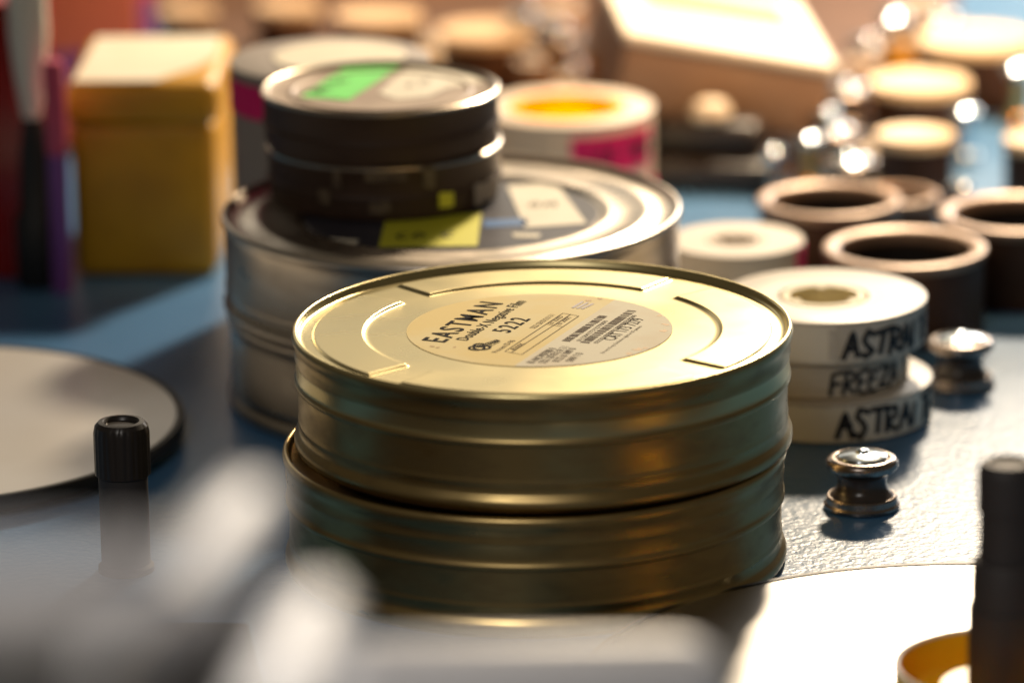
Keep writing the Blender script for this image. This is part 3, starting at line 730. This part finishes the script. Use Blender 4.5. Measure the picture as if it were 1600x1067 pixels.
# black knob on its post, left
p = at(189, 658, .056)
kn = thing('knob_post', 'black ribbed knob on a post in front of the left turntable plate', 'knob', (p.x, p.y, 0))
rk = 44/scale_at(p)
finish('post', lathe([(0, 0), (rk*1.0, 0), (rk*1.0, .002), (rk*.88, .003), (rk*.88, .037), (0, .037)], 64), 'post_black', kn)
bm = lathe([(rk*.9, .036), (rk*.99, .0365), (rk, .0375), (rk, .052), (rk*.95, .0545), (rk*.82, .0560), (rk*.66, .0562), (rk*.60, .0556), (rk*.56, .0546), (0, .0546)], 96)
for v in bm.verts:
    rr_ = math.hypot(v.co.x, v.co.y)
    if .037 < v.co.z < .0535 and rr_ > rk*.9:
        a = math.atan2(v.co.y, v.co.x); s = 1-.035*(1 if math.cos(a*24) > 0 else 0); v.co.x *= s; v.co.y *= s
finish('cap', bm, 'black_plastic', kn)

# orange cup with black post on the lower right platter
ZP = .0062
zc = ZP+.016
p = at(1571, 1036, zc); rc = 176/scale_at(p)
cup = thing('orange_cup', 'shallow orange cup with cream outer rim on the lower right plate', 'cup', (p.x, p.y, ZP))
hC = zc-ZP
finish('outer_wall', lathe([(rc*.955, 0), (rc*.985, .0002), (rc*.99, .001), (rc*.99, hC-.001), (rc*.975, hC-.0008), (rc*.955, hC-.001)], 128), 'orange_cup', cup)
finish('rim', lathe([(rc*.99, hC-.0012), (rc, hC-.0008), (rc*.995, hC-.0001), (rc*.975, hC+.0002), (rc*.95, hC-.0002), (rc*.945, hC-.001)], 128), 'cream_rim', cup)
finish('inner_wall', lathe([(rc*.952, hC-.0008), (rc*.945, hC-.001), (rc*.925, .0045), (rc*.90, .0035), (0, .0035)], 128), 'orange_cup', cup)
finish('base_ring', lathe([(rc*.60, .0036), (rc*.60, .0075), (rc*.57, .0085), (0, .0085)], 96), 'orange_cup', cup)
pt = thing('spindle_post', 'stepped black spindle post rising from the orange cup', 'post', (p.x, p.y, ZP+.0085))
s_ = scale_at(p)/1000
q = at(1571, 720, .0885); ztop = 0.0885
# height so that its top meets the photographed one
best = None
for kk in range(40, 140):
    z = kk/1000; qq = CAM.z
    d = Vector((p.x, p.y, z))-CAM; py = H/2 - d.dot(UP)/d.dot(FW)*FPX
    if best is None or abs(py-721) < best[0]: best = (abs(py-721), z)
hp = best[1]-(ZP+.0085)
finish('shaft', lathe([(0, 0), (.0122, 0), (.0124, .001), (.0124, hp*.36), (.0116, hp*.365), (.0114, hp*.55), (.0108, hp*.565), (.0092, hp*.575), (.0090, hp*.78), (0, hp*.78)], 96), 'post_black', pt)
finish('cap', lathe([(.0090, hp*.78), (.0097, hp*.785), (.0098, hp*.955), (.0092, hp*.985), (.0080, hp), (.0066, hp), (.0060, hp*.985), (0, hp*.98)], 96), 'post_black', pt)

# ------------------------------------------------------------------ blurred arms close to the lens
def tube(bm, a, b, r, seg=24):
    ax = (b-a); L = ax.length; q = ax.to_track_quat('Z', 'Y').to_matrix().to_4x4(); q.translation = a
    n0 = len(bm.verts)
    prof = [(0, -r)]+[(r*math.sin(t), -r*math.cos(t)) for t in [math.pi/2*i/6 for i in range(1, 7)]]+[(r*math.sin(t), L+r*math.cos(t)) for t in [math.pi/2-math.pi/2*i/6 for i in range(0, 6)]]+[(0, L+r)]
    b2 = lathe(prof, seg); me = bpy.data.meshes.new('t'); b2.to_mesh(me); b2.free(); me.transform(q); bm.from_mesh(me); bpy.data.meshes.remove(me)
def rod_thing(name, label_, cat, pts, r, m):
    """pts: list of world points; the last goes down to the table outside the frame"""
    base = pts[-1].copy(); base.z = 0
    root = thing(name, label_, cat, base)
    bm = bmesh.new(); tube(bm, pts[0]-base, pts[1]-base, r); finish('arm', bm, m, root)
    bm = bmesh.new(); tube(bm, pts[1]-base, Vector((0, 0, .001+r)), r*.9); finish('stand', bm, 'dark_grey', root)
    return root
ZL1 = .262
rod_thing('lever_arm', 'blurred silver lever slanting up to the right in the lower left foreground', 'lever', [at(388, 795, ZL1), at(178, 1045, ZL1), at(120, 1300, ZL1)], .0060, 'satin_rod')
rod_thing('lever_arm', 'blurred silver lever with round end at the bottom edge below the gold cans', 'lever', [at(492, 965, ZL1-.01), at(425, 1110, ZL1-.01), at(425, 1400, ZL1-.01)], .0066, 'satin_rod')
rod_thing('pull_bar', 'blurred light grey rounded bar along the bottom edge', 'bar', [deep(1060, 1072, 1.22), deep(560, 1078, 1.18), deep(560, 1450, 1.15)], .0125, 'grey_arm')
rod_thing('grey_bar', 'thick grey bar, blurred most of all, crossing the lower left corner', 'bar', [at(310, 955, .325), at(-300, 950, .325), at(-350, 1500, .325)], .0085, 'dull_grey')
rod_thing('shade_bar', 'added black bar standing in for the shade in the bottom left corner', 'bar', [at(60, 1095, .33), at(-300, 1090, .33), at(-350, 1600, .33)], .0095, 'rubber')  # added bar; its black stands in for shade in this corner
